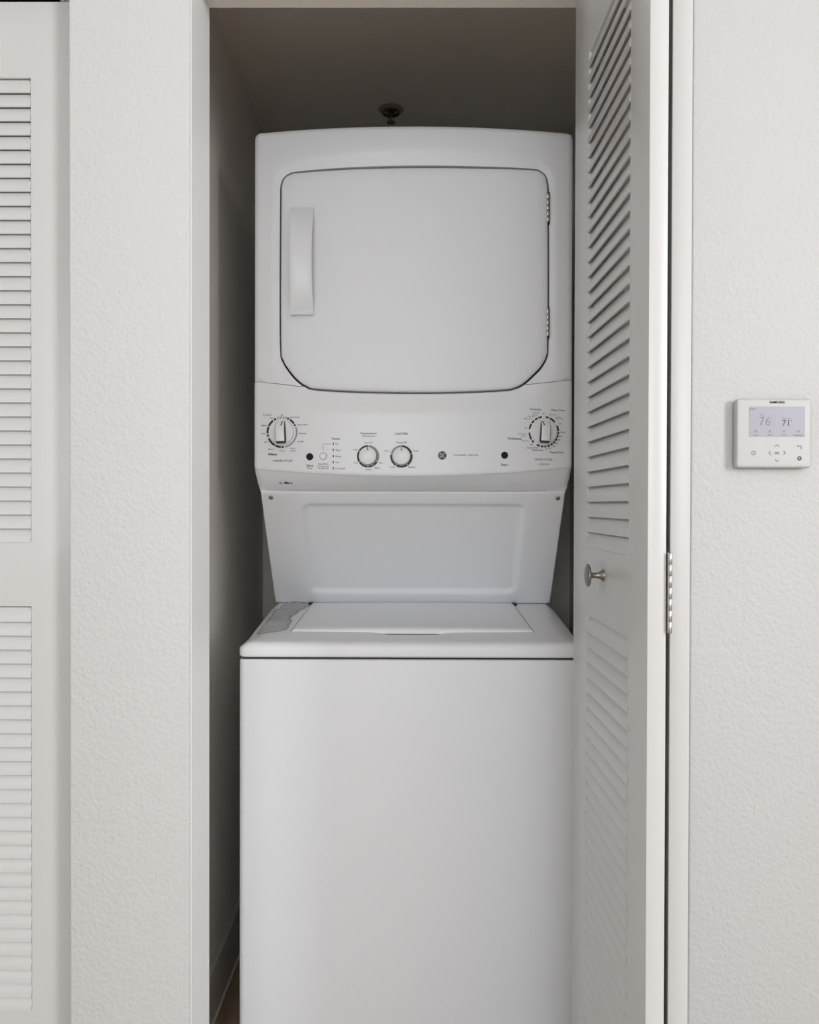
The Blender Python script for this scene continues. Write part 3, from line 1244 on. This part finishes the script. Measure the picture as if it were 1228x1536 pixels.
def T(pr, s, px, py, wpx, hpx=None, align='C', thick=0.0):
    x, z = on_front(px, py)
    keepV, keepF = pr.V, pr.F
    pr.V, pr.F = [], []
    pr.text(s, x, z, wpx * U_PX, hpx * U_PX if hpx else None, align, thick)
    sub(pr.build('lettering', {id(ink): M['ink'], id(gry): M['inkgrey'], id(pal): M['inklight']}[id(pr)], None), pan)
    pr.V, pr.F = keepV, keepF


lift = 0.0004
ink = Print(panel_y, lift)
gry = Print(panel_y, lift)
pal = Print(panel_y, lift)
# --- dial rings
RW0, RW1 = 0.0294, 0.0336
for a0, a1 in ((21, 29), (33, 56), (59, 66), (172, 181), (184, 206), (209, 246), (254, 262), (266, 292), (295, 322), (327, 336)):
    ink.arc(wk[0], wk[1], RW0, RW1, a0, a1)
pal.arc(wk[0], wk[1], RW0 + 0.001, RW1, 70, 168)
for a0 in (-18, -12, -6, 0, 6, 12, 17):
    gry.arc(wk[0], wk[1], RW0, RW1, a0 - 1.2, a0 + 1.2)
for a0, a1 in ((7, 19), (23, 48), (65, 86), (90, 98), (102, 112), (116, 126), (130, 139), (143, 152), (156, 166), (170, 178), (182, 192), (196, 210), (224, 234), (238, 266), (279, 300), (304, 318), (322, 334), (337, 352)):
    ink.arc(dk[0], dk[1], RW0 + 0.0003, RW1 - 0.0002, a0, a1)
RS0, RS1 = 0.0196, 0.0234
for a0, a1 in ((122, 150), (153, 179), (182, 236), (239, 298), (301, 359)):
    ink.arc(tk[0], tk[1] - 0.0005, RS0, RS1, a0, a1)
pal.arc(tk[0], tk[1] - 0.0005, RS0, RS1, 2, 119)
for a0, a1 in ((1, 74), (77, 143), (146, 209), (212, 280)):
    ink.arc(lk[0], lk[1] - 0.0005, RS0, RS1, a0, a1)
pal.arc(lk[0], lk[1] - 0.0005, RS0, RS1, 284, 358)
o = sub(ink.build('dial_scale', M['ink'], None), pan)
o['kind'] = 'stuff'
# --- washer lettering
T(pal, 'Colors', 400.8, 622.3, 13.5, 4.2)
T(gry, 'Off', 422.5, 622.8, 3.6, 2.6)
T(gry, 'Light', 407.0, 627.6, 5.6, 2.4)
T(gry, 'Drain & Spin', 441.5, 626.2, 15.5, 2.7)
T(ink, 'Medium', 396.5, 638.4, 9.0, 2.2)
T(ink, 'Speed Wash', 453.5, 637.4, 16.0, 2.6)
T(gry, 'Heavy', 394.8, 650.9, 7.0, 2.4)
T(gry, 'Delicates', 453.5, 650.2, 11.8, 2.3)
T(gry, 'Light', 398.3, 663.2, 5.2, 2.4)
T(gry, 'Casuals', 450.2, 662.2, 9.6, 2.4)
T(gry, 'Medium', 406.4, 673.9, 9.8, 2.2)
T(gry, 'Heavy', 423.2, 676.6, 7.8, 2.6)
T(gry, 'Bulky', 438.8, 672.8, 7.0, 2.3)
T(gry, 'Items', 439.5, 676.2, 7.2, 2.2)
T(ink, 'Whites', 408.4, 681.6, 14.2, 3.6, thick=0.0003)
T(gry, 'WASHER CYCLES', 423.4, 691.3, 30.5, 3.0)
T(ink, 'Start', 464.4, 698.3, 10.2, 4.0)
T(gry, 'Pause', 464.4, 702.3, 7.8, 2.2)
T(ink, 'Deep Rinse', 484.6, 696.2, 15.5, 2.6)
T(gry, 'Press before start', 484.6, 699.6, 18.0, 2.2)
T(gry, 'to add rinse', 484.6, 702.4, 15.5, 2.2)
T(ink, 'Status', 503.8, 657.9, 12.4, 3.2)
for s, py, wpx in (('Fill', 666.0, 3.8), ('Wash', 675.3, 7.4), ('Rinse', 684.5, 8.2), ('Spin', 693.6, 6.2), ('Lid Locked', 702.7, 14.0)):
    T(gry, s, 503.0, py, wpx, 2.4, 'L')
pal.disc(b3[0], b3[1], 0.0079, 28, 0.0070)
x0, z0 = on_front(484.2, 676.2)
x1, z1 = on_front(496.0, 666.0)
pal.stroke([(x0, z0), (x0, z1 - 0.0014), (x0 + 0.0014, z1), (x1, z1)], 0.0009)
# --- temperature and load size
T(ink, 'Temperature', 552.1, 650.3, 24.6, 3.6)
T(gry, '(Wash/Rinse)', 552.3, 654.3, 18.6, 2.4)
T(gry, 'Tap Cold', 552.3, 664.0, 11.6, 2.4)
T(gry, 'Cold', 532.8, 674.4, 6.4, 2.2)
T(gry, 'Cool', 533.2, 694.1, 6.2, 2.2)
T(gry, 'Colors', 552.2, 704.1, 9.2, 2.4)
T(gry, 'Warm', 565.3, 701.8, 7.8, 2.4)
T(gry, 'Hot', 570.9, 694.2, 5.4, 2.4)
T(ink, 'Load Size', 601.8, 649.8, 18.6, 3.6)
T(gry, 'Precise Fill', 601.8, 663.5, 14.6, 2.6)
T(gry, 'Super', 580.4, 676.4, 7.8, 2.4)
T(gry, 'Small', 623.4, 676.0, 7.4, 2.4)
T(gry, 'Large', 588.2, 700.6, 7.8, 2.4)
T(gry, 'Medium', 617.4, 700.2, 10.4, 2.4)
# --- maker's mark and name
ex_, ez_ = on_front(663.0, 682.8)
ink.disc(ex_, ez_, 0.0092, 32)
sub(ink.build('emblem_disc', M['ink'], None), pan)
T(gry, 'WASHER | DRYER', 698.2, 682.6, 37.0, 3.0)
T(ink, 'Start', 756.0, 696.4, 10.6, 3.8)
# --- dryer lettering
T(gry, 'Cottons', 802.4, 613.2, 16.6, 3.6)
T(ink, 'Easy Care', 836.2, 615.0, 20.6, 3.6)
T(gry, 'Off', 814.2, 620.2, 3.4, 2.2)
T(gry, 'Energy', 803.6, 618.8, 10.6, 2.2)
T(gry, 'Saver', 801.8, 621.6, 8.2, 2.2)
T(gry, 'Optimum', 795.8, 624.2, 11.6, 2.2)
T(ink, 'More Dry', 791.2, 627.8, 11.6, 2.3)
T(gry, 'More Dry', 828.4, 621.8, 11.4, 2.4)
T(gry, 'Less Dry', 835.6, 625.3, 8.8, 2.0)
T(gry, 'Optimum', 838.6, 627.8, 10.6, 2.2)
T(gry, 'Off', 838.8, 634.8, 3.6, 2.0)
T(ink, 'Cool', 842.6, 647.6, 7.4, 2.2)
for s, px, py in (('60', 839.8, 653.8), ('50', 837.8, 659.0), ('40', 834.2, 664.3), ('30', 829.8, 668.6), ('20', 824.0, 671.8), ('10', 818.8, 673.0)):
    T(gry, s, px, py, 3.8, 2.4)
T(gry, 'Off', 788.0, 641.8, 3.2, 2.0)
T(gry, 'Optimum Dry', 782.8, 650.6, 12.0, 1.9)
T(gry, 'Less Dry', 784.6, 653.6, 8.0, 1.9)
T(ink, 'Delicates', 771.6, 657.2, 20.0, 3.6)
T(gry, 'More Dry', 787.4, 660.8, 11.0, 2.3)
T(gry, 'Off', 796.2, 666.0, 4.0, 2.4)
T(gry, 'Quick Fluff', 797.8, 671.2, 17.6, 2.4)
T(ink, 'Dewrinkle', 805.8, 674.3, 17.0, 2.2)
T(ink, 'Timed Dry', 834.4, 678.2, 21.4, 3.8)
T(gry, 'DRYER CYCLES', 814.6, 688.4, 27.0, 2.8)
T(gry, 'LONG VENT', 815.2, 695.6, 16.0, 2.2)
for pr_, nm, mt in ((gry, 'dial_ticks', M['inkgrey']), (pal, 'pale_scale', M['inklight'])):
    o = sub(pr_.build(nm, mt, None), pan)
    o['kind'] = 'stuff'
# round emblem: pale monogram inside a dark disc with curls on its rim
emb = Print(panel_y, 0.0008)
emb.disc(ex_, ez_, 0.0085, 32, 0.0081)
th = np.linspace(0, 2 * np.pi, 14)
for k_ in range(4):
    a_ = k_ * math.pi / 2 + 0.6
    cx, cz = ex_ + 0.0058 * math.cos(a_), ez_ + 0.0058 * math.sin(a_)
    emb.stroke([(cx + 0.0017 * math.cos(t_ + a_) * (1 - t_ / 9), cz + 0.0017 * math.sin(t_ + a_) * (1 - t_ / 9)) for t_ in th[:10]], 0.0005)
# G and E as flowing strokes
emb.stroke([(ex_ - 0.0006 + 0.0030 * math.cos(t_) * 0.8 - 0.0018, ez_ + 0.0036 * math.sin(t_) + 0.0003) for t_ in np.linspace(0.7, 5.6, 14)] + [(ex_ - 0.0006, ez_ + 0.0001), (ex_ - 0.0022, ez_ + 0.0001)], 0.0008)
emb.stroke([(ex_ + 0.0026 + 0.0020 * math.cos(t_), ez_ + 0.0019 + 0.0018 * math.sin(t_)) for t_ in np.linspace(0.6, 4.6, 10)], 0.0008)
emb.stroke([(ex_ + 0.0026 + 0.0022 * math.cos(t_), ez_ - 0.0019 + 0.0020 * math.sin(t_)) for t_ in np.linspace(1.6, 5.9, 10)], 0.0008)
sub(emb.build('round_emblem', M['plastic'], None), pan)
# status lights
for py in (665.6, 674.9, 684.2, 693.4, 702.4):
    x, z = on_front(499.6, py)
    y = float(panel_y(np.array([[x, z]]))[0])
    o = sub(box('status_light', (x - 0.0011, y - 0.0006, z - 0.0025), (x + 0.0011, y + 0.001, z + 0.0025), M['button']), pan)
# small agency marks on the underside band
und = Print(lambda P: 1.729 + 0 * P[:, 0], 0.0)
# surface of the band along its middle, measured from the lip rows
bpy.context.view_layer.update()
lip = bpy.data.objects['panel_underside']
dg = None


def lip_point(x, t):
    i = min(nr - 1, int(t * nr))
    f = t * nr - i
    out = []
    for ii in (i, i + 1):
        tt = ii / nr
        z = float(np.interp(x, low_line[:, 0], low_line[:, 1]))
        y0 = float(panel_y(np.array([[x, z]]))[0])
        bulge = math.sin(tt * math.pi) * 0.004
        out.append(Vector((x * (1 - 0.022 * tt), y0 + (1.7700 - y0) * tt - bulge * 0.6 + 0.012 * tt * (abs(x) / WX) ** 6, z + (1.1785 - z) * tt - bulge * 0.4)))
    return out[0].lerp(out[1], f)


und = Print(lambda P: 0 * P[:, 0], 0.0)
und.text('SL', -0.0105, 0.0, 0.0066, 0.0060)
und.poly([(-0.003, 0.0030), (0.004, 0.0030), (0.009, 0.0004), (0.009, -0.0022), (-0.003, -0.0022)], [[0, 1, 2, 3, 4]])
und.text('S', 0.0125, 0.0004, 0.0040, 0.0070)
pc = lip_point(-0.276, 0.52)
pu = (lip_point(-0.276, 0.40) - lip_point(-0.276, 0.64)).normalized()
px_ = (lip_point(-0.270, 0.52) - lip_point(-0.282, 0.52)).normalized()
pn = px_.cross(pu).normalized()
if pn.y > 0:
    pn = -pn
o = und.build('agency_marks', M['ink'], None, xform=lambda v: pc + px_ * v.x + pu * v.z + pn * 0.0006)
sub(o, lip)

# ------------------------------------------------------------------ crumpled film bag on the washer deck
rng = np.random.default_rng(7)
bm = bmesh.new()
nu, nv = 14, 34
ang = rng.uniform(0, 2 * np.pi, 9)
frq = rng.uniform(25, 95, 9)
phs = rng.uniform(0, 6.28, 9)
rows_ = []
for i in range(nv + 1):
    t = i / nv
    y = 1.682 + 0.262 * t
    c0 = -0.297 + 0.017 * t + 0.004 * math.sin(9 * t)
    hw = 0.027 + 0.003 * math.sin(7 * t + 1) + 0.002 * math.sin(23 * t)
    hw *= min(1, 0.55 + 6 * t, 0.7 + 5 * (1 - t))
    row = []
    for j in range(nu + 1):
        u = 2 * j / nu - 1
        x = c0 + hw * u
        yy = y - 0.012 * (1 - u) * 0.5 * (1 - t)
        h = sum(abs(math.sin(frq[k] * (x * math.cos(ang[k]) + yy * math.sin(ang[k])) * 1.3 + phs[k])) for k in range(9)) / 9
        env = (1 - abs(u) ** 3) * min(1, t * 9, (1 - t) * 9)
        z = float(deck_z(x, yy)) + 0.0016 + (0.001 + 0.017 * h) * max(env, 0.06)
        row.append(bm.verts.new((x, yy, z)))
    rows_.append(row)
for a, c in zip(rows_, rows_[1:]):
    for j in range(nu):
        bm.faces.new((a[j], a[j + 1], c[j + 1], c[j]))
bag = fin('plastic_bag', bm, M['film'], None, 14)
bag.modifiers.new('thick', 'SOLIDIFY').thickness = 0.0006
tag(bag, 'crumpled clear plastic bag lying on the washer deck beside the lid', 'plastic bag')

# ------------------------------------------------------------------ sprinkler in the closet ceiling
spr = empty('sprinkler_head', (-0.064, 2.315, CH))
tag(spr, 'small pendent fire sprinkler in the dark closet ceiling', 'sprinkler')
bm = bmesh.new()
lathe(bm, [(0.0, -0.001), (0.012, -0.001), (0.0125, -0.0045), (0.026, -0.0065), (0.034, -0.0035), (0.036, 0.0)], 36)
fin('escutcheon', bm, M['sprink2'], spr, 50)
bm = bmesh.new()
lathe(bm, [(0.024, -0.0072), (0.0245, -0.012), (0.0215, -0.012), (0.0215, -0.0068)], 32)
fin('cup_rim', bm, M['sprink'], spr, 50)
bm = bmesh.new()
lathe(bm, [(0.0, -0.004), (0.0085, -0.004), (0.0085, -0.014), (0.006, -0.016), (0.0, -0.016)], 20)
for s in (-1, 1):
    add_box(bm, (s * 0.0075 - 0.001, -0.002, -0.034), (s * 0.0075 + 0.001, 0.002, -0.014))
add_box(bm, (-0.0085, -0.002, -0.036), (0.0085, 0.002, -0.033))
fin('frame_arms', bm, M['sprink'], spr, 40)
bm = bmesh.new()
lathe(bm, [(0, -0.016), (0.0022, -0.016), (0.0026, -0.025), (0.0022, -0.034), (0, -0.034)], 12)
fin('bulb', bm, M['nickel'], spr, 60)
bm = bmesh.new()
lathe(bm, [(0, -0.036), (0.012, -0.036), (0.0125, -0.038), (0, -0.0385)], 24)
fin('deflector', bm, M['sprink'], spr, 40)

# ------------------------------------------------------------------ thermostat on the wall
TH = 0.020
tx0, tx1, tz0, tz1 = 0.5060, 0.6232, 1.2095, 1.3172
tcx, tcz = (tx0 + tx1) / 2, (tz0 + tz1) / 2
th_ = empty('thermostat', (tcx, WALL_Y, tcz))
tag(th_, 'square white wall thermostat with a pale display and touch icons', 'thermostat')


def tsub(o, p=None):
    p = p or th_
    bpy.context.view_layer.update()
    o.parent = p
    o.matrix_parent_inverse = p.matrix_world.inverted()
    return o


ol = resample(rrect(tx0, tx1, tz0, tz1, 0.0045), 0.006)
tsub(box('back_plate', (tx0 + 0.004, WALL_Y - 0.0085, tz0 + 0.004), (tx1 - 0.004, WALL_Y, tz1 - 0.004), M['thermo'], None, 0.001))


def ty(P):
    d, _ = dist(ol, P)
    return WALL_Y - TH + edge_round(d, 0.003)


body = tsub(sheet('body', ol, ty, 0, M['thermo'], None, step=0.012, rings=(0.0004, 0.001, 0.002, 0.003), back=WALL_Y - 0.008, smooth=50))
KT = 957.0


def tp(px, py):
    return (px - VX) / KT, CAM_Z + (VY - py) / KT


sx0, sz1 = tp(1121.5, 608.5)
sx1, sz0 = tp(1204.8, 654.0)
bpy.context.view_layer.update()
scr = tsub(box('display', (sx0, WALL_Y - TH - 0.0003, sz0), (sx1, WALL_Y - TH + 0.002, sz1), M['lcd']))
scr['label'] = 'pale lavender display reading 76 and 71'
pt = Print(lambda P: WALL_Y - TH + 0 * P[:, 0], 0.0006)
pp = Print(lambda P: WALL_Y - TH + 0 * P[:, 0], 0.0006)


def TT(pr, s, px, py, wpx, hpx, thick=0.0, bold=0.0):
    x, z = tp(px, py)
    keepV, keepF = pr.V, pr.F
    pr.V, pr.F = [], []
    pr.text(s, x, z, wpx / KT, hpx / KT, 'C', thick, bold)
    tsub(pr.build('lettering', M['tink'] if pr is pt else M['tinkpale'], None), body)
    pr.V, pr.F = keepV, keepF


TT(pt, 'SAMSUNG', 1163.0, 602.2, 22.6, 3.4, 0.0002, 0.012)
TT(pt, 'Indoor', 1127.4, 612.2, 10.0, 2.0)
TT(pp, '76', 1145.0, 630.6, 16.6, 13.0, 0.0, -0.012)
TT(pp, 'Set', 1139.6, 620.2, 5.0, 2.0)
TT(pp, 'Room', 1177.5, 626.2, 12.5, 1.9)
TT(pt, '71', 1176.0, 633.0, 10.0, 8.6, 0.0, -0.006)
x, z = tp(1184.4, 629.2)
pt.disc(x, z, 0.0008, 10, 0.0004)
x, z = tp(1154.4, 625.6)
pp.disc(x, z, 0.0009, 10, 0.0005)
for s, px, wpx in (('Cool', 1131.5, 7.5), ('Auto', 1152.5, 7.5), ('Swing', 1173.5, 8.5), ('Schedule', 1195.0, 14.5)):
    TT(pp, s, px, 651.2, wpx, 2.4)
    x, z = tp(px, 645.6)
    pp.disc(x, z, 0.0018, 12, 0.0010)


def chev(px, py, dx, dy, s=3.0):
    x, z = tp(px, py)
    s = s / KT
    if dx == 0:
        pts = [(x - s, z - dy * s * 0.55), (x, z + dy * s * 0.45), (x + s, z - dy * s * 0.55)]
    else:
        pts = [(x - dx * s * 0.55, z - s), (x + dx * s * 0.45, z), (x - dx * s * 0.55, z + s)]
    for a, c in zip(pts, pts[1:]):
        pp.stroke([a, c], 0.0009)


chev(1163.6, 666.6, 0, 1)
chev(1163.6, 689.6, 0, -1)
chev(1152.6, 677.8, -1, 0)
chev(1174.8, 677.8, 1, 0)
TT(pt, 'Ok', 1163.4, 678.0, 6.8, 4.0)
# power symbol
x, z = tp(1128.4, 678.0)
pp.arc(x, z, 0.0024, 0.0033, 30, 330)
pp.rect(x - 0.0004, x + 0.0004, z + 0.0012, z + 0.0040)
# return arrow
x, z = tp(1197.0, 669.8)
pp.arc(x + 0.0006, z, 0.0020, 0.0029, -10, 170)
pp.rect(x - 0.0028, x + 0.0006, z + 0.0020, z + 0.0029)
pp.poly([(x - 0.0040, z + 0.00245), (x - 0.0022, z + 0.0042), (x - 0.0022, z + 0.0008)], [[0, 1, 2]])
# gear
x, z = tp(1197.0, 686.0)
pt.disc(x, z, 0.0030, 20, 0.0016)
for k_ in range(8):
    a_ = k_ * 45
    pt.arc(x, z, 0.0029, 0.0037, a_ - 9, a_ + 9)
for pr_, mt in ((pt, M['tink']), (pp, M['tinkpale'])):
    o = tsub(pr_.build('touch_icons', mt, None), body)
    o['kind'] = 'stuff'
